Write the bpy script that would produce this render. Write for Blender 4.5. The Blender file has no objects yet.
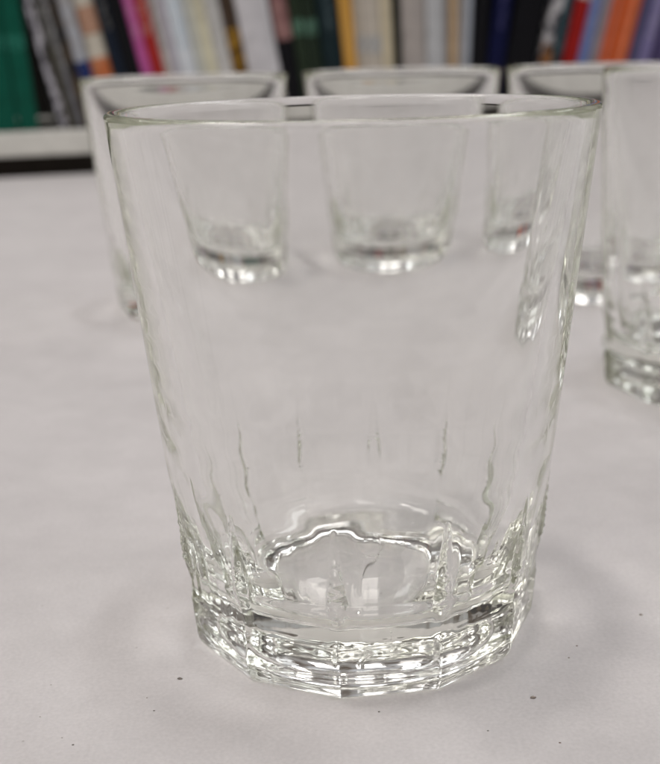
import bpy, math, random
from mathutils import Matrix, Vector, noise

random.seed(7)
SC = bpy.context.scene
COL = SC.collection
U = 0.039                      # one unit = rim radius of the front tumbler, in metres
PI = math.pi

# ------------------------------------------------------------------ camera
FPX, PITCH, ROLL, CAMH = 1118.8, 0.2902, 0.0252, 2.5161
cp, sp_, cr, sr = math.cos(PITCH), math.sin(PITCH), math.cos(ROLL), math.sin(ROLL)
RIGHT, FWD, UP = Vector((1, 0, 0)), Vector((0, cp, -sp_)), Vector((0, sp_, cp))
cam_d = bpy.data.cameras.new('camera')
cam = bpy.data.objects.new('camera', cam_d)
COL.objects.link(cam)
cx_ = cr * RIGHT - sr * UP
cy_ = sr * RIGHT + cr * UP
cz_ = -FWD
cam.matrix_world = Matrix(((cx_.x, cy_.x, cz_.x, 0), (cx_.y, cy_.y, cz_.y, 0),
                           (cx_.z, cy_.z, cz_.z, CAMH * U), (0, 0, 0, 1)))
cam_d.sensor_fit = 'VERTICAL'
cam_d.sensor_height = 24.0
cam_d.lens = FPX / 764 * 24.0
cam_d.clip_start = 0.01
cam_d.clip_end = 60
cam_d.dof.use_dof = True
cam_d.dof.focus_distance = 4.45 * U
cam_d.dof.aperture_fstop = cam_d.lens / 2.35
SC.camera = cam

# ------------------------------------------------------------------ world: soft room light
W = bpy.data.worlds.new('World')
SC.world = W
W.use_nodes = True
nt = W.node_tree
nt.nodes.clear()
wo = nt.nodes.new('ShaderNodeOutputWorld')
bg = nt.nodes.new('ShaderNodeBackground')
bg.inputs['Strength'].default_value = 0.40
tc = nt.nodes.new('ShaderNodeTexCoord')
sx = nt.nodes.new('ShaderNodeSeparateXYZ')
nt.links.new(tc.outputs['Generated'], sx.inputs[0])
ramp = nt.nodes.new('ShaderNodeValToRGB')
ramp.color_ramp.elements[0].position = 0.0
ramp.color_ramp.elements[0].color = (0.20, 0.18, 0.165, 1)
ramp.color_ramp.elements[1].position = 1.0
ramp.color_ramp.elements[1].color = (0.95, 0.95, 0.97, 1)
for p_, c_ in ((0.10, (0.36, 0.34, 0.325, 1)), (0.30, (0.66, 0.64, 0.63, 1)), (0.55, (0.80, 0.79, 0.79, 1))):
    e = ramp.color_ramp.elements.new(p_)
    e.color = c_
nt.links.new(sx.outputs['Z'], ramp.inputs[0])
nz = nt.nodes.new('ShaderNodeTexNoise')
nz.inputs['Scale'].default_value = 4.5
nz.inputs['Detail'].default_value = 2
nt.links.new(tc.outputs['Generated'], nz.inputs['Vector'])
nr = nt.nodes.new('ShaderNodeValToRGB')          # noise standing in for brown furniture and pale walls, added for brownish glints
nr.color_ramp.elements[0].position = 0.41
nr.color_ramp.elements[0].color = (0.20, 0.135, 0.085, 1)
nr.color_ramp.elements[1].position = 0.62
nr.color_ramp.elements[1].color = (1.35, 1.36, 1.40, 1)
e = nr.color_ramp.elements.new(0.49)
e.color = (0.85, 0.80, 0.76, 1)
nt.links.new(nz.outputs['Fac'], nr.inputs[0])
mx = nt.nodes.new('ShaderNodeMix')
mx.data_type = 'RGBA'
mx.blend_type = 'MULTIPLY'
mx.inputs['Factor'].default_value = 1.0
nt.links.new(ramp.outputs['Color'], mx.inputs['A'])
nt.links.new(nr.outputs['Color'], mx.inputs['B'])
nt.links.new(mx.outputs['Result'], bg.inputs['Color'])
nt.links.new(bg.outputs[0], wo.inputs[0])


# ------------------------------------------------------------------ ceiling lamps
def lamp(x, y, z, sx_, sy_, power, rz=0.0, col=(1.0, 0.985, 0.96)):
    d = bpy.data.lights.new('ceiling_lamp', 'AREA')
    d.shape = 'RECTANGLE'
    d.size, d.size_y = sx_, sy_
    d.energy = power
    d.color = col
    o = bpy.data.objects.new('ceiling_lamp', d)
    o.location = (x, y, z)
    o.rotation_euler = (0, 0, rz)
    COL.objects.link(o)


# rows of ceiling tubes; the tubes to the left of the table are the nearest and strongest
for lx, ly, pw in ((-1.1, 0.1, 22), (1.05, 0.75, 12), (-0.1, -0.9, 5), (-0.05, 1.6, 6),
                   (-2.1, 1.5, 5), (2.1, -0.5, 5), (2.0, 2.0, 4), (-2.1, -1.1, 5)):
    lamp(lx, ly, 1.65, 0.40, 1.1, pw, 0.12, (1.0, 0.955, 0.925) if lx < 0 else (0.955, 0.975, 1.0))

SC.view_settings.view_transform = 'Standard'
SC.view_settings.look = 'None'
SC.view_settings.exposure = -0.12
SC.view_settings.gamma = 1.0
SC.render.engine = 'CYCLES'
cy = SC.cycles
cy.use_denoising = True
cy.denoiser = 'OPENIMAGEDENOISE'
cy.max_bounces = 96
cy.transmission_bounces = 96
cy.glossy_bounces = 64
cy.diffuse_bounces = 4
cy.transparent_max_bounces = 12
cy.caustics_reflective = True
cy.caustics_refractive = True
cy.blur_glossy = 0.15
cy.sample_clamp_indirect = 40
cy.use_adaptive_sampling = True
cy.adaptive_threshold = 0.008


# ------------------------------------------------------------------ helpers
def ray(px, py):
    X, Y = px - 330, py - 382
    u, w = X * cr - Y * sr, X * sr + Y * cr
    return RIGHT * u + FWD * FPX - UP * w


def tag(o, label=None, cat=None, group=None, kind=None):
    if label: o['label'] = label
    if cat: o['category'] = cat
    if group: o['group'] = group
    if kind: o['kind'] = kind
    return o


def mesh_obj(name, verts, faces, mat, parent=None, smooth=True):
    me = bpy.data.meshes.new(name)
    me.from_pydata([tuple(v) for v in verts], [], faces)
    me.validate()
    me.update()
    me.materials.append(mat)
    if smooth:
        me.polygons.foreach_set('use_smooth', [True] * len(me.polygons))
    o = bpy.data.objects.new(name, me)
    COL.objects.link(o)
    if parent: o.parent = parent
    return o


def new_mat(name):
    m = bpy.data.materials.new(name)
    m.use_nodes = True
    n = m.node_tree.nodes
    return m, m.node_tree, n['Principled BSDF']


def N(tree, kind, **kw):
    n = tree.nodes.new(kind)
    for k, v in kw.items():
        if k in n.inputs: n.inputs[k].default_value = v
        else: setattr(n, k, v)
    return n


# ------------------------------------------------------------------ materials
def mat_glass():
    m, t, b = new_mat('clear_pressed_glass')
    b.inputs['Base Color'].default_value = (0.996, 0.998, 0.996, 1)
    b.inputs['Roughness'].default_value = 0.0
    b.inputs['IOR'].default_value = 1.50
    b.inputs['Transmission Weight'].default_value = 1.0
    va = N(t, 'ShaderNodeVolumeAbsorption', Color=(0.905, 0.915, 0.855, 1), Density=17.0)
    t.links.new(va.outputs[0], t.nodes['Material Output'].inputs['Volume'])
    tcn = N(t, 'ShaderNodeTexCoord')
    n1 = N(t, 'ShaderNodeTexNoise', Scale=95.0, Detail=1.5)
    t.links.new(tcn.outputs['Object'], n1.inputs['Vector'])
    bp = N(t, 'ShaderNodeBump', Strength=0.015, Distance=0.0008)
    t.links.new(n1.outputs['Fac'], bp.inputs['Height'])
    t.links.new(bp.outputs[0], b.inputs['Normal'])
    return m


def mat_table():
    m, t, b = new_mat('grey_white_laminate')
    tcn = N(t, 'ShaderNodeTexCoord')
    base = N(t, 'ShaderNodeTexNoise', Scale=22.0, Detail=4.0, Roughness=0.6)
    t.links.new(tcn.outputs['Object'], base.inputs['Vector'])
    r1 = N(t, 'ShaderNodeValToRGB')
    r1.color_ramp.elements[0].position = 0.35
    r1.color_ramp.elements[0].color = (0.545, 0.520, 0.516, 1)
    r1.color_ramp.elements[1].position = 0.68
    r1.color_ramp.elements[1].color = (0.585, 0.558, 0.553, 1)
    t.links.new(base.outputs['Fac'], r1.inputs[0])
    # worn smudges
    n2 = N(t, 'ShaderNodeTexNoise', Scale=70.0, Detail=5.0, Roughness=0.7)
    t.links.new(tcn.outputs['Object'], n2.inputs['Vector'])
    r2 = N(t, 'ShaderNodeMapRange')
    r2.inputs['From Min'].default_value = 0.3
    r2.inputs['From Max'].default_value = 0.7
    r2.inputs['To Min'].default_value = 0.94
    r2.inputs['To Max'].default_value = 1.05
    t.links.new(n2.outputs['Fac'], r2.inputs['Value'])
    m1 = N(t, 'ShaderNodeMix', data_type='RGBA', blend_type='MULTIPLY')
    m1.inputs['Factor'].default_value = 1
    t.links.new(r1.outputs[0], m1.inputs['A'])
    t.links.new(r2.outputs[0], m1.inputs['B'])
    # tiny dark flecks
    v = N(t, 'ShaderNodeTexVoronoi', Scale=260.0)
    t.links.new(tcn.outputs['Object'], v.inputs['Vector'])
    n3 = N(t, 'ShaderNodeTexNoise', Scale=45.0, Detail=0)
    t.links.new(tcn.outputs['Object'], n3.inputs['Vector'])
    lt = N(t, 'ShaderNodeMapRange')
    lt.inputs['From Min'].default_value = 0.05
    lt.inputs['From Max'].default_value = 0.09
    lt.inputs['To Min'].default_value = 1.0
    lt.inputs['To Max'].default_value = 0.0
    t.links.new(v.outputs['Distance'], lt.inputs['Value'])
    gt = N(t, 'ShaderNodeMapRange')
    gt.inputs['From Min'].default_value = 0.63
    gt.inputs['From Max'].default_value = 0.70
    gt.inputs['To Max'].default_value = 0.8
    t.links.new(n3.outputs['Fac'], gt.inputs['Value'])
    mu = N(t, 'ShaderNodeMath', operation='MULTIPLY')
    t.links.new(lt.outputs[0], mu.inputs[0])
    t.links.new(gt.outputs[0], mu.inputs[1])
    m2 = N(t, 'ShaderNodeMix', data_type='RGBA')
    t.links.new(mu.outputs[0], m2.inputs['Factor'])
    t.links.new(m1.outputs['Result'], m2.inputs['A'])
    m2.inputs['B'].default_value = (0.22, 0.19, 0.17, 1)
    t.links.new(m2.outputs['Result'], b.inputs['Base Color'])
    b.inputs['Roughness'].default_value = 0.55
    b.inputs['Specular IOR Level'].default_value = 0.3
    n4 = N(t, 'ShaderNodeTexNoise', Scale=1500.0, Detail=2.0)
    t.links.new(tcn.outputs['Object'], n4.inputs['Vector'])
    r4 = N(t, 'ShaderNodeMapRange')
    r4.inputs['From Min'].default_value = 0.3
    r4.inputs['From Max'].default_value = 0.7
    r4.inputs['To Min'].default_value = 0.95
    r4.inputs['To Max'].default_value = 1.05
    t.links.new(n4.outputs['Fac'], r4.inputs['Value'])
    m3 = N(t, 'ShaderNodeMix', data_type='RGBA', blend_type='MULTIPLY')
    m3.inputs['Factor'].default_value = 1
    t.links.new(m2.outputs['Result'], m3.inputs['A'])
    t.links.new(r4.outputs[0], m3.inputs['B'])
    t.links.new(m3.outputs['Result'], b.inputs['Base Color'])
    bp = N(t, 'ShaderNodeBump', Strength=0.15, Distance=0.0004)
    t.links.new(n2.outputs['Fac'], bp.inputs['Height'])
    t.links.new(bp.outputs[0], b.inputs['Normal'])
    return m


def mat_plain(name, col, rough=0.5, var=0.12, scale=60.0, col2=None, stretch=(1, 1, 1)):
    m, t, b = new_mat(name)
    tcn = N(t, 'ShaderNodeTexCoord')
    mp = N(t, 'ShaderNodeMapping')
    mp.inputs['Scale'].default_value = stretch
    t.links.new(tcn.outputs['Object'], mp.inputs['Vector'])
    n1 = N(t, 'ShaderNodeTexNoise', Scale=scale, Detail=3.0)
    t.links.new(mp.outputs[0], n1.inputs['Vector'])
    r = N(t, 'ShaderNodeValToRGB')
    c2 = col2 or tuple(min(1, c * (1 + var)) for c in col)
    c1 = col if col2 else tuple(c * (1 - var) for c in col)
    r.color_ramp.elements[0].position = 0.38 if not col2 else 0.44
    r.color_ramp.elements[1].position = 0.62 if not col2 else 0.56
    r.color_ramp.elements[0].color = (*c1, 1)
    r.color_ramp.elements[1].color = (*c2, 1)
    t.links.new(n1.outputs['Fac'], r.inputs[0])
    t.links.new(r.outputs[0], b.inputs['Base Color'])
    b.inputs['Roughness'].default_value = rough
    b.inputs['Specular IOR Level'].default_value = 0.15
    return m


M_GLASS = mat_glass()
M_TABLE = mat_table()
M_SHELF = mat_plain('cream_shelf_paint', (0.72, 0.71, 0.66), 0.5, 0.05)
M_PLINTH = mat_plain('dark_brown_plinth', (0.030, 0.024, 0.019), 0.6)
M_BACK = mat_plain('gap_shade_back_board', (0.012, 0.011, 0.010), 0.8)  # near-black colour puts the shade of the gaps between books into the panel
M_PAPER = mat_plain('book_paper', (0.62, 0.58, 0.50), 0.9, 0.1, 30, None, (40, 1, 1))
M_CRUMB = mat_plain('dark_crumb', (0.20, 0.175, 0.155), 0.9, 0.4, 900)
M_CRUMB2 = mat_plain('brown_crumb', (0.16, 0.08, 0.04), 0.9, 0.4, 900)

# ------------------------------------------------------------------ table and shelf line
YAW = math.radians(15.0)
P0 = Vector((-7.0, 24.4, 0))                       # table's back edge meets the shelf front here
SD = Vector((math.cos(YAW), math.sin(YAW), 0))     # along the shelf
SN = Vector((-math.sin(YAW), math.cos(YAW), 0))    # into the shelf
ZB0, ZB1 = 0.425, 0.95                             # shelf board underside and top


def on_shelf(px, py, inset=0.12):
    """(s, z) where the view ray through a measured point meets the plane of the spines"""
    d = ray(px, py)
    p = P0 + SN * inset
    o = Vector((0, 0, CAMH))
    t = (p - o).dot(SN) / d.dot(SN)
    q = o + d * t
    return (q - P0).dot(SD), q.z


def box_verts(s0, s1, n0, n1, z0, z1):
    v = [P0 + SD * s + SN * n + Vector((0, 0, z)) for s in (s0, s1) for n in (n0, n1) for z in (z0, z1)]
    return [p * U for p in v]


BOXF = [(0, 1, 3, 2), (4, 6, 7, 5), (0, 4, 5, 1), (2, 3, 7, 6), (0, 2, 6, 4), (1, 5, 7, 3)]


def bevel(o, w, seg=2):
    b = o.modifiers.new('bevel', 'BEVEL')
    b.width = w
    b.segments = seg
    b.limit_method = 'ANGLE'


tp = [P0 + SD * -14, P0 + SD * 30, Vector((24, -6, 0)), Vector((-22, -6, 0))]
tv = [p * U for p in tp] + [(p + Vector((0, 0, -0.7))) * U for p in tp]
table = mesh_obj('tabletop', tv, [(3, 2, 1, 0), (4, 5, 6, 7), (0, 1, 5, 4), (1, 2, 6, 5), (2, 3, 7, 6), (3, 0, 4, 7)],
                 M_TABLE, smooth=False)
tag(table, 'grey white laminate tabletop under the drinking glasses', 'table', kind='structure')

S0, S1 = -5.0, 24.0
shelf = bpy.data.objects.new('bookcase', None)
COL.objects.link(shelf)
shelf.location = (P0 + SD * 8) * U
tag(shelf, 'cream bookcase shelf with dark recessed base behind the table', 'bookcase')


def shelf_part(name, v, mat, bw=0.0008):
    o = mesh_obj(name, [p - shelf.location for p in v], BOXF, mat, shelf, False)
    bevel(o, bw)
    return o


shelf_part('shelf_board', box_verts(S0, S1, 0.0, 6.2, ZB0, ZB1), M_SHELF, 0.0018)
shelf_part('plinth', box_verts(S0, S1, 0.35, 0.8, -0.68, ZB0 - 0.004), M_PLINTH)
shelf_part('back_panel', box_verts(S0, S1, 6.204, 6.5, -0.68, 11.5), M_BACK)


# ------------------------------------------------------------------ glasses
def smin(vals, k):
    m = min(vals)
    return m - k * math.log(sum(math.exp(-(v - m) / k) for v in vals))


def make_tumbler(name, H, r0, r1, nth, dens, off=0.0, seed=0.0, t_top=0.055, t_wedge=0.050, t_foot=0.06,
                 z_band=0.26, z_ridge=0.56, z_arch=0.98, z_in=0.245, wob=1.0, r_fillet=0.12, scoop=0.020, punt=0.10):
    """one closed shell: underside punt, faceted foot band, twelve flutes, plain wall, rim, inner wall, floor"""
    NF = 12
    A = PI / NF
    ca = math.cos(A)
    cone = lambda z: r0 + (r1 - r0) * z / H

    def phis(th):
        f = (th - off) % (2 * A)            # corner at 0
        p = f - A                           # 0 at facet middle
        return (p - 2 * A, p, p + 2 * A)

    def poly(th, k=0.0025):                  # corner radius about 1
        return smin([ca / math.cos(p) for p in phis(th) if abs(p) < 1.2], k)

    def nz3(th, z, f, s=0.0):
        return noise.noise(Vector((math.cos(th) * f, math.sin(th) * f, z * f + seed + s)))

    def band_r(z):
        pts = ((0.0, 0.752), (0.012, 0.768), (0.040, 0.781), (0.060, 0.785), (0.235, 0.802), (0.25, 0.799), (0.262, 0.790))
        for (za, ra), (zb, rb) in zip(pts, pts[1:]):
            if z <= zb: return (ra + (rb - ra) * (z - za) / (zb - za)) * r0 / 0.7705
        return pts[-1][1] * r0 / 0.7705

    def flute_r(th, z):
        ps = phis(th)
        q = min(1.0, abs(ps[1]) / A)
        run = max(0.0, min(1.0, (z_arch - z) / (z_arch - z_ridge)))
        dep = scoop * run ** 0.8
        crest = cone(z) - 0.003 + (1 - run) * 0.02
        r = smin([cone(z), crest - dep * (1 - q ** 2)], 0.0012)
        fade = max(0.0, min(1.0, (z_arch + 0.2 - z) / 0.5))
        tip = max(0.0, min(1.0, (0.78 - z) / 0.34))
        edge = max(0.0, 1 - ((1 - q) * A / (0.009 + 0.042 * tip)) ** 2)     # a ragged rib stands on each ridge
        rib = edge * tip * min(1.0, max(0.0, (z - 0.33) / 0.12)) * (0.017 + 0.011 * nz3(th, z * 2.4, 20.0, 9.0))
        streak = noise.noise(Vector((math.cos(th) * 17, math.sin(th) * 17, z * 1.3 + seed)))
        r += wob * fade * (0.0010 * nz3(th, z, 5.0) + 0.0030 * streak * tip) + (rib if wob else 0.0)
        return r

    def in_r(z):
        t = t_top + t_wedge * (H - z) + t_foot * (max(0.0, 0.75 - z) / 0.40) ** 2
        wv = max(0.0, 1 - ((z - 1.02) / 0.28) ** 2)     # faint pressing rings on the inside
        return cone(z) - t + 0.0005 * wv * math.sin(2 * PI * z / 0.16)

    def scar(th, r):                        # hair-thin shear mark left in the floor by pressing
        x, y = r * math.sin(th), -r * math.cos(th)
        d = abs(x - 0.03 - 0.045 * math.sin(6.5 * y + 0.5) - 0.10 * y)
        return wob * 0.007 * math.exp(-(d / 0.011) ** 2) if r < 0.42 else 0.0

    rows = []                               # (kind, r-or-None, z)
    P = lambda f: rows.append(f)
    # underside
    for r in [0.0001] + [0.56 * i / dens for i in range(1, dens + 1)]:
        P(lambda th, r=r: (r * r0 / 0.77, punt * (1 - (r / 0.56) ** 6) if r < 0.56 else 0.0))
    for i in range(1, 5):
        w = i / 5
        P(lambda th, w=w: ((0.56 + (0.752 - 0.56) * w) * (1 - w * w + w * w * poly(th)) * r0 / 0.7705, 0.0))
    zs = [0.0, 0.006, 0.012, 0.02, 0.03, 0.04, 0.05, 0.06] + [0.06 + 0.175 * i / 8 for i in range(1, 9)] + [0.243, 0.25]
    for z in zs:
        def f(th, z=z):
            r = band_r(z) * poly(th)
            return (r + wob * 0.0008 * nz3(th, z, 5.0, 3.0), z + wob * 0.003 * nz3(th, 0.0, 4.0, 5.0) * min(1, z / 0.1))
        P(f)
    for i in range(0, 9):                   # ledge from band to flutes
        w = i / 8
        z = 0.253 + 0.035 * w
        def f(th, z=z, w=w):
            s = w * w * (3 - 2 * w)
            rb = band_r(0.25) * poly(th)
            return (rb + (flute_r(th, z) - rb) * s, z + wob * 0.004 * nz3(th, 0.0, 4.0, 5.0))
        P(f)
    n = dens * 3
    for i in range(1, n + 1):
        z = 0.288 + (z_arch + 0.25 - 0.288) * i / n
        P(lambda th, z=z: (flute_r(th, z), z))
    zt = H - t_top * 0.5
    n = dens
    for i in range(1, n + 1):
        z = (z_arch + 0.25) + (zt - z_arch - 0.25) * i / n
        P(lambda th, z=z: (cone(z) + wob * 0.0004 * nz3(th, z, 2.5, 2.0), z))
    for i in range(1, 12):                  # rounded rim, slightly flattened
        a = PI * i / 12
        rc = r1 - t_top * 0.5
        P(lambda th, a=a: (rc + t_top * 0.5 * math.copysign(abs(math.cos(a)) ** 0.75, math.cos(a)),
                           zt + t_top * 0.5 * math.sin(a) ** 0.75 + wob * 0.002 * nz3(th, 0, 1.5, 7.0)))
    zf = z_in + r_fillet
    n = dens * 2
    for i in range(0, n + 1):
        z = zt + (zf - zt) * i / n
        P(lambda th, z=z: (in_r(z) + wob * 0.0005 * nz3(th, z, 2.0, 21.0), z))
    ri = in_r(zf)
    for i in range(1, 13):
        a = (PI / 2) * i / 12
        P(lambda th, a=a: (ri - r_fillet + r_fillet * math.cos(a) + wob * 0.0022 * math.sin(a) * nz3(th, a, 9.0, 40.0),
                           zf - r_fillet * math.sin(a) + wob * 0.0022 * math.sin(a) * nz3(th, a, 9.0, 50.0)))
    rf = ri - r_fillet
    for i in range(1, dens):
        q = 1 - i / dens
        P(lambda th, q=q: (rf * q + 0.0001, z_in + 0.02 * (1 - q * q) ** 2 + wob * 0.003 * nz3(th, q, 2.0, 30.0) + scar(th, rf * q)))
    verts, faces = [], []
    ths = [2 * PI * j / nth for j in range(nth)]
    for f in rows:
        for th in ths:
            r, z = f(th)
            verts.append((r * math.sin(th) * U, -r * math.cos(th) * U, z * U))
    m = len(rows)
    for i in range(m - 1):
        for j in range(nth):
            k = (j + 1) % nth
            faces.append((i * nth + j, i * nth + k, (i + 1) * nth + k, (i + 1) * nth + j))
    faces.append(tuple(range(nth - 1, -1, -1)))
    faces.append(tuple((m - 1) * nth + j for j in range(nth)))
    return mesh_obj(name, verts, faces, M_GLASS)


LIFT = 0.00015
g0 = make_tumbler('drinking_glass', 2.2877, 0.7705, 1.0, 900, 44, off=math.radians(-8.0), seed=1.3)
g0.location = (0.117 * U, 4.6986 * U, LIFT)
tag(g0, 'large sharp clear tumbler in front with twelve flutes round its heavy foot', 'glass', 'clear drinking glasses on the table')
gb = make_tumbler('drinking_glass', 2.2877, 0.7705, 1.0, 192, 20, off=0.1, seed=4.0)
gb.location = (-1.3428 * U, 11.2475 * U, LIFT)
tag(gb, 'blurred tumbler at the back left, in front of the pink and red books', 'glass', 'clear drinking glasses on the table')
for X, D, rz, lab in ((0.8054, 11.7947, 0.31, 'blurred tumbler at the back middle, in front of the cream and grey books'),
                      (2.8593, 11.5934, 0.17, 'blurred tumbler at the back right, in front of the orange books')):
    c = gb.copy()
    COL.objects.link(c)
    c.location = (X * U, D * U, LIFT)
    c.rotation_euler = (0, 0, rz)
    tag(c, lab)
g3 = make_tumbler('drinking_glass', 2.33, 0.95, 1.05, 240, 24, off=0.05, seed=8.0, t_top=0.06, t_wedge=0.03, t_foot=0.06,
                  z_ridge=0.46, z_arch=0.57, z_in=0.34, wob=0.6)
g3.location = (3.06 * U, 8.2 * U, LIFT)
tag(g3, 'wide straight sided tumbler cut off by the right edge of the photo', 'glass', 'clear drinking glasses on the table')

# ------------------------------------------------------------------ books
_mats = {}


def bmat(col, col2=None, scale=60.0, stretch=(1, 1, 1), rough=0.45):
    k = (col, col2, scale, stretch)
    if k not in _mats:
        _mats[k] = mat_plain('book_cover_cloth', col, rough, 0.10, scale, col2, stretch)
    return _mats[k]


def bx(x0, x1, y0, y1, z0, z1, v, f):
    b = len(v)
    v += [(x, y, z) for x in (x0, x1) for y in (y0, y1) for z in (z0, z1)]
    f += [tuple(b + i for i in q) for q in BOXF]


def make_book(s_left, s_right, lean, h, depth, inset, mat, label, bands):
    """lean > 0: the top leans to the left. s_left/s_right are the spine's edges at shelf level"""
    t = (s_right - s_left) * math.cos(lean)
    # origin at bottom centre of the spine; corners rest on the board
    root_s = (s_left + s_right) / 2
    lift = abs(math.sin(lean)) * t / 2
    ct = min(0.07, t * 0.22)
    v, f = [], []
    # rounded spine strip + two boards as one C-shaped cover
    seg = 6
    prof = []
    for i in range(seg + 1):
        a = -1 + 2 * i / seg
        prof.append((a * t / 2, -0.05 * min(1, t / 0.5) * (1 - a * a)))
    inner = [(t / 2 - ct, depth), (t / 2 - ct, ct), (-t / 2 + ct, ct), (-t / 2 + ct, depth)]
    ring = prof + [(t / 2, depth)] + inner + [(-t / 2, depth)]
    n = len(ring)
    for z in (0, h):
        v += [(x, y, z) for x, y in ring]
    for i in range(n):
        k = (i + 1) % n
        f.append((i, k, n + k, n + i))
    f.append(tuple(reversed(range(n))))
    f.append(tuple(range(n, 2 * n)))
    sc = lambda vv: [Vector(p) * U for p in vv]
    o = mesh_obj('book', sc(v), f, mat, None, False)
    pos = P0 + SD * root_s + SN * inset + Vector((0, 0, ZB1 + lift + 0.003))
    o.matrix_world = Matrix.Translation(pos * U) @ Matrix.Rotation(YAW, 4, 'Z') @ Matrix.Rotation(-lean, 4, 'Y')
    tag(o, label, 'book', 'books in a row on the shelf')
    v, f = [], []
    bx(-t / 2 + ct + .002, t / 2 - ct - .002, ct + .002, depth - 0.08, 0.06, h - 0.07, v, f)
    mesh_obj('page_block', sc(v), f, M_PAPER, o, False)
    for (za, zb, w, bm, nm) in bands:      # labels and picture panels that wrap the spine, 0.4 mm proud
        v, f = [], []
        m_ = 6
        for z in (za, zb):
            for i in range(m_ + 1):
                a = (-1 + 2 * i / m_) * w
                y = -0.05 * min(1, t / 0.5) * (1 - a * a)
                v.append((a * t / 2, y - 0.011, z))
            for i in range(m_ + 1):
                a = (-1 + 2 * i / m_) * w
                y = -0.05 * min(1, t / 0.5) * (1 - a * a)
                v.append((a * t / 2, y - 0.001, z))
        q = m_ + 1
        for i in range(m_):
            f.append((i, i + 1, 2 * q + i + 1, 2 * q + i))
            f.append((q + i + 1, q + i, 3 * q + i, 3 * q + i + 1))
            f.append((i + 1, i, q + i, q + i + 1))
            f.append((2 * q + i, 2 * q + i + 1, 3 * q + i + 1, 3 * q + i))
        f.append((0, 2 * q, 3 * q, q))
        f.append((m_, q + m_, 3 * q + m_, 2 * q + m_))
        mesh_obj(nm, sc(v), f, bm, o, False)
    return o


def zpx(py, px):
    return on_shelf(px, py)[1] - ZB1


T = lambda a, b: ((a, a, a * 0.97), (b, b, b * 0.97), 260)          # small unreadable print
GREEN = (0.003, 0.085, 0.054)
BLK = (0.006, 0.006, 0.008)
MOTT = lambda a, b, s=140, st=(1, 1, 1): (a, b, s, st)
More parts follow.
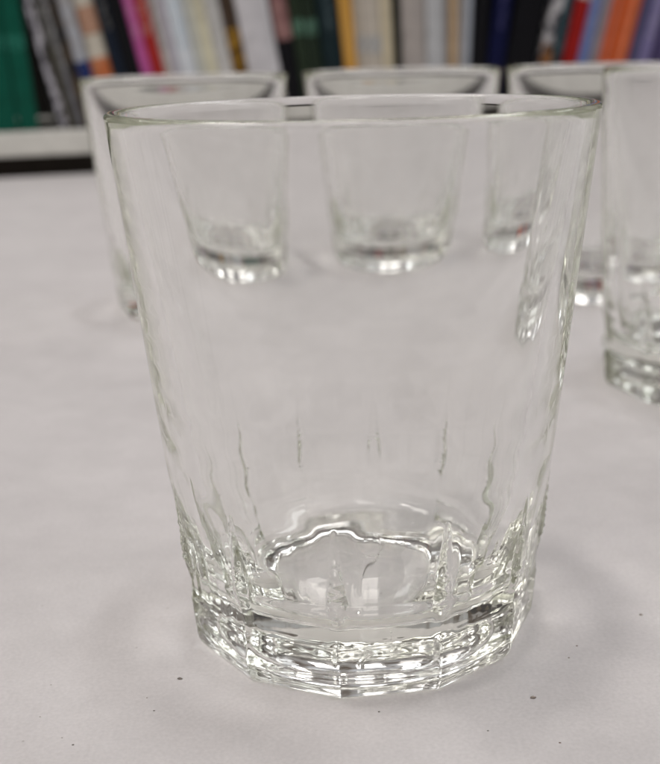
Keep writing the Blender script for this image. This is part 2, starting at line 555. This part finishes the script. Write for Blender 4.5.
# (left px, right px at the picture row y=40, lean in degrees, height, cover, label, bands[(y_top, y_bottom, width, colour, name)])
BOOKS = [
    (-48, -22, 3.0, 3.3, ((0.25, 0.24, 0.22),), 'grey book just outside the left end of the green books', []),
    (-22, 4, 3.2, 3.3, (GREEN,), 'green book at the far left edge, left of its green twin', [(36, 52, 0.9, ((0.03, 0.20, 0.14), (0.004, 0.09, 0.06), 300), 'title_label')]),
    (5, 25, 3.4, 3.3, (GREEN,), 'green book right of its twin, beside the dark gap', [(36, 52, 0.9, ((0.03, 0.20, 0.14), (0.004, 0.09, 0.06), 300), 'title_label')]),
    (32, 43, 11.5, 5.2, MOTT((0.05, 0.05, 0.06), (0.52, 0.51, 0.56), 190, (1, 1, 0.6)), 'pale grey and black mottled spine right of the green books', []),
    (43, 50.5, 11.5, 5.0, ((0.055, 0.05, 0.03),), 'thin dark olive spine right of the mottled grey book', [(-40, 48, 0.5, T(.22,.05), 'title_label')]),
    (51, 59, 11.5, 5.6, ((0.10, 0.10, 0.11), (0.16, 0.16, 0.17), 200, (1, 1, .4)), 'thin dark grey spine right of the olive one', [(-40, 70, 0.5, T(.30,.11), 'title_label')]),
    (59.5, 68, 11.5, 5.4, ((0.12, 0.075, 0.03), (0.02, 0.018, 0.016), 45, (1, 1, 1)), 'thin brown and black spine left of the pale blue one', []),
    (68.5, 82, 11.5, 5.0, ((0.34, 0.33, 0.33), (0.40, 0.42, 0.46), 60), 'pale blue grey spine with a dark blue foot', [(63, 100, 0.99, ((0.02, 0.035, 0.13),), 'foot_band')]),
    (83, 103, 11.5, 5.3, ((0.60, 0.56, 0.47),), 'cream spine with peach and orange bands', [(8, 36, 0.99, ((0.50, 0.30, 0.21), (0.42, 0.24, 0.16), 120), 'picture_panel'), (60, 100, 0.99, ((0.52, 0.15, 0.055), (0.58, 0.24, 0.12), 150), 'foot_band')]),
    (106, 117, 11.5, 6.0, ((0.012, 0.018, 0.032),), 'dark navy spine right of the banded cream book', [(-30, 30, 0.4, T(.16,.015), 'title_label')]),
    (117.5, 132, 11.5, 5.8, (BLK,), 'black spine left of the pink book', []),
    (132.5, 143, 11.5, 5.0, ((0.52, 0.11, 0.34),), 'bright pink spine left of the red book', [(-20, 42, 0.35, ((0.60, 0.30, 0.46), (0.52, 0.11, 0.34), 260), 'title_label')]),
    (143.5, 156, 11.3, 5.1, ((0.36, 0.025, 0.022),), 'red spine right of the pink book', [(-20, 36, 0.4, ((0.55, 0.30, 0.26), (0.36, 0.025, 0.022), 260), 'title_label')]),
    (156.5, 165, 11, 5.5, ((0.60, 0.57, 0.53),), 'thin off white spine right of the red book', [(-10, 50, 0.4, T(.35,.58), 'title_label')]),
    (166, 172.5, 10.7, 5.7, ((0.52, 0.50, 0.56),), 'thin lavender grey spine among the white books', []),
    (173, 190, 10.4, 5.7, ((0.66, 0.70, 0.74),), 'white spine with faint pale blue lettering', [(-60, -8, 0.6, ((0.45, 0.60, 0.72), (0.66, 0.70, 0.74), 260, (1, 1, 1)), 'title_label'), (2, 50, 0.55, ((0.52, 0.64, 0.72), (0.66, 0.70, 0.74), 260, (1, 1, 1)), 'title_label')]),
    (191, 199, 10.2, 5.4, ((0.55, 0.56, 0.50),), 'thin pale green grey spine among the white books', []),
    (199.5, 211, 10.2, 5.3, ((0.66, 0.63, 0.47),), 'pale cream yellow spine left of the off white one', [(-20, 20, 0.5, ((0.45, 0.42, 0.33), (0.66, 0.63, 0.47), 240), 'title_label')]),
    (211.5, 226, 10, 5.5, ((0.58, 0.57, 0.55),), 'off white spine left of the dark brown and gold one', [(-20, 60, 0.4, T(.40,.58), 'title_label')]),
    (227, 241, 10, 5.2, ((0.040, 0.026, 0.018), (0.09, 0.06, 0.04), 120), 'dark brown spine with a mottled gold lower half', [(30, 110, 0.96, ((0.11, 0.055, 0.008), (0.36, 0.20, 0.03), 230), 'picture_panel')]),
    (242, 274, 9.6, 5.9, ((0.60, 0.59, 0.61),), 'wide plain white spine left of the black one', []),
    (277, 293, 8.6, 5.4, (BLK,), 'black spine with a dull pink picture at its top', [(-60, 41, 0.97, ((0.20, 0.10, 0.095), (0.34, 0.19, 0.18), 60), 'picture_panel')]),
    (294.5, 306, 7.6, 5.0, ((0.022, 0.035, 0.020),), 'dark green spine with a pale green patch, left of its twin', [(20, 36, 0.9, ((0.10, 0.20, 0.14), (0.05, 0.10, 0.07), 160), 'title_label')]),
    (307.5, 320, 7.0, 5.0, ((0.020, 0.032, 0.020),), 'dark green spine with a pale green patch, right of its twin', [(20, 36, 0.9, ((0.09, 0.18, 0.13), (0.05, 0.10, 0.07), 160), 'title_label')]),
    (321.5, 340, 6.2, 5.7, ((0.010, 0.022, 0.026),), 'dark teal spine left of the yellow orange one', [(-10, 34, 0.4, ((0.07, 0.10, 0.11), (0.010, 0.022, 0.026), 240), 'title_label')]),
    (342, 354.5, 5.0, 5.2, ((0.56, 0.29, 0.055), (0.62, 0.35, 0.09), 80, (3, 1, .2)), 'yellow orange spine right of the dark teal one', []),
    (355.5, 364, 4.2, 5.0, ((0.55, 0.50, 0.42),), 'first thin cream spine right of the yellow orange one', [(36, 54, 0.95, T(.38,.52), 'title_label')]),
    (365, 373, 3.7, 5.0, ((0.58, 0.53, 0.46),), 'middle one of the three thin cream spines', [(36, 54, 0.95, T(.38,.52), 'title_label')]),
    (374, 382, 3.2, 5.0, ((0.56, 0.51, 0.43),), 'third thin cream spine left of the creamy yellow one', [(36, 54, 0.95, T(.40,.52), 'title_label')]),
    (383, 393, 2.7, 5.1, ((0.60, 0.53, 0.38),), 'creamy yellow spine beside the dark olive one', []),
    (394.5, 401, 2.2, 4.6, ((0.030, 0.030, 0.022),), 'thin dark olive spine between cream and grey books', []),
    (402.5, 426, 1.6, 5.6, ((0.40, 0.365, 0.34),), 'wide grey beige spine left of the pale grey one', []),
    (427, 444, 1.0, 5.4, ((0.47, 0.48, 0.49),), 'pale grey spine left of the tan one', []),
    (445, 450, 0.6, 5.0, ((0.30, 0.27, 0.25),), 'very thin grey brown spine left of the tan one', []),
    (450.5, 458, 0.2, 5.1, ((0.50, 0.36, 0.22),), 'thin tan spine among the grey books', []),
    (459, 465, -0.8, 5.0, ((0.36, 0.34, 0.33),), 'very thin grey spine right of the tan one', []),
    (466, 472.5, -2.0, 5.3, ((0.45, 0.49, 0.55),), 'thin pale blue grey spine left of the black books', []),
    (474.5, 487, -4.0, 5.6, (BLK,), 'black spine left of the dark navy one', []),
    (489, 508, -7.5, 5.6, ((0.004, 0.006, 0.040),), 'dark navy blue spine between two black books', [(-10, 30, 0.35, ((0.05, 0.05, 0.13), (0.004, 0.006, 0.04), 260), 'title_label')]),
    (510, 541, -10.0, 6.0, ((0.005, 0.005, 0.007),), 'wide black spine left of the mottled grey picture spine', []),
    (543, 556, -12.5, 5.0, MOTT((0.05, 0.05, 0.06), (0.50, 0.49, 0.50), 90), 'black and pale grey picture spine with an orange brown foot', [(46, 100, 0.97, ((0.28, 0.12, 0.04), (0.06, 0.04, 0.03), 150), 'foot_band')]),
    (557, 567, -12.6, 5.2, ((0.018, 0.045, 0.055), (0.05, 0.10, 0.12), 150), 'dark teal mottled spine left of the deep red one', []),
    (568, 582, -12.8, 4.2, ((0.30, 0.012, 0.010),), 'deep red spine with a pale top, left of the blue one', [(-20, 1, 0.97, ((0.5, 0.42, 0.40),), 'head_band')]),
    (583, 594, -13.2, 5.3, ((0.17, 0.24, 0.50),), 'periwinkle blue spine right of the deep red one', [(-10, 44, 0.4, ((0.30, 0.36, 0.58), (0.17, 0.24, 0.50), 260), 'title_label')]),
    (595, 603, -13.6, 5.2, ((0.28, 0.25, 0.27),), 'thin grey mauve spine left of the orange books', []),
    (604, 617, -13.9, 5.1, ((0.58, 0.105, 0.035),), 'orange red spine right of the grey mauve one', [(-90, 66, 0.14, ((0.66, 0.22, 0.12),), 'spine_line')]),
    (618, 634, -14.2, 5.1, ((0.60, 0.12, 0.035),), 'wider orange spine left of the slate violet one', [(-90, 66, 0.14, ((0.68, 0.26, 0.15),), 'spine_line')]),
    (635, 644, -14.4, 5.3, ((0.09, 0.085, 0.17),), 'dark slate violet spine right of the orange books', []),
    (645, 657, -14.6, 5.2, ((0.24, 0.21, 0.40),), 'lavender spine at the right edge of the photo', [(-10, 40, 0.4, ((0.40, 0.37, 0.52), (0.24, 0.21, 0.40), 260), 'title_label')]),
    (658, 672, -14.8, 5.2, ((0.07, 0.055, 0.13),), 'dark purple spine at the far right edge', []),
]
ZREF = 0.0
prev = []
for (xl, xr, lean_d, h, cov, label, bands) in BOOKS:
    lean = math.radians(lean_d)
    sl, z1 = on_shelf(xl, 40)
    sr_, z2 = on_shelf(xr, 40)
    zz = (z1 + z2) / 2 - ZB1
    bl, br = sl + math.tan(lean) * zz, sr_ + math.tan(lean) * zz    # edges at board level
    if prev:                                                        # never inside the neighbour
        pb, pl, ph = prev
        bl = max(bl, pb + 0.008)
        hh = min(h, ph) * math.cos(max(abs(lean), abs(pl)))
        bl = max(bl, pb + 0.008 + hh * (math.tan(lean) - math.tan(pl)))
    if br - bl < 0.06: br = bl + 0.06
    w = br - bl
    prev = (br, lean, h)
    bs = [(max(0.02, zpx(yb, (xl + xr) / 2) / math.cos(lean)), min(h - 0.03, zpx(ya, (xl + xr) / 2) / math.cos(lean)), ww, bmat(*cc), nm)
          for (ya, yb, ww, cc, nm) in bands]
    make_book(bl, br, lean, h, 4.0 + random.uniform(-.4, .4), 0.10 + random.uniform(-.03, .12), bmat(*cov), label, bs)


# ------------------------------------------------------------------ crumbs on the table
def crumb(px, py, size, mat, label):
    d = ray(px, py)
    p = d * (-CAMH / d.z)
    v, f = [], []
    rng = random.Random(px)
    n, m = 9, 5
    for i in range(m):
        for j in range(n):
            a, e = 2 * PI * j / n, PI * (i + 0.5) / m
            q = rng.uniform(0.7, 1.2) * size
            v.append(((math.sin(e) * math.cos(a) * 1.7 * q) * U, (math.sin(e) * math.sin(a) * q) * U, (math.cos(e) * 0.6 * q + size * 0.5) * U))
    for i in range(m - 1):
        for j in range(n):
            k = (j + 1) % n
            f.append((i * n + j, (i + 1) * n + j, (i + 1) * n + k, i * n + k))
    f.append(tuple(range(n)))
    f.append(tuple((m - 1) * n + j for j in range(n - 1, -1, -1)))
    o = mesh_obj('crumb', v, f, mat)
    o.location = (p.x * U, p.y * U, 0)
    tag(o, label, 'crumb', 'crumbs on the tabletop')


CR3 = mat_plain('pale_brown_crumb', (0.34, 0.29, 0.25), 0.9, 0.3, 900)
for px, py, sz, mt, lab in (
        (180, 679, 0.0075, M_CRUMB, 'dark crumb left of the front tumbler foot, biggest of the dark ones'),
        (154, 711, 0.0032, M_CRUMB, 'tiny dark speck below the biggest dark crumb'),
        (62, 738, 0.0024, CR3, 'pale speck beside a tiny dark one near the lower left corner'),
        (73, 745, 0.0036, M_CRUMB, 'tiny dark speck near the lower left corner'),
        (51, 685, 0.0024, CR3, 'pale speck on the bare left part of the table'),
        (42, 606, 0.0026, CR3, 'pale speck high on the left part of the table'),
        (40, 717, 0.0022, CR3, 'pale speck nearest to the lower left corner'),
        (147, 698, 0.0024, CR3, 'pale speck between the two dark crumbs at lower left'),
        (533, 698, 0.0085, CR3, 'largest pale brown crumb right of the front tumbler foot'),
        (488, 731, 0.0032, M_CRUMB, 'tiny dark speck below the front tumbler on its right'),
        (379, 712, 0.0032, M_CRUMB, 'tiny dark speck just in front of the front tumbler'),
        (560, 743, 0.0034, M_CRUMB2, 'brown speck near the lower right corner'),
        (577, 646, 0.0034, M_CRUMB2, 'brown speck right of the front tumbler, upper of two close together'),
        (569, 658, 0.0036, CR3, 'pale speck right of the front tumbler, lower of two close together'),
        (641, 615, 0.0060, CR3, 'pale brown crumb near the right edge of the photo')):
    crumb(px, py, sz * 0.85, mt, lab)
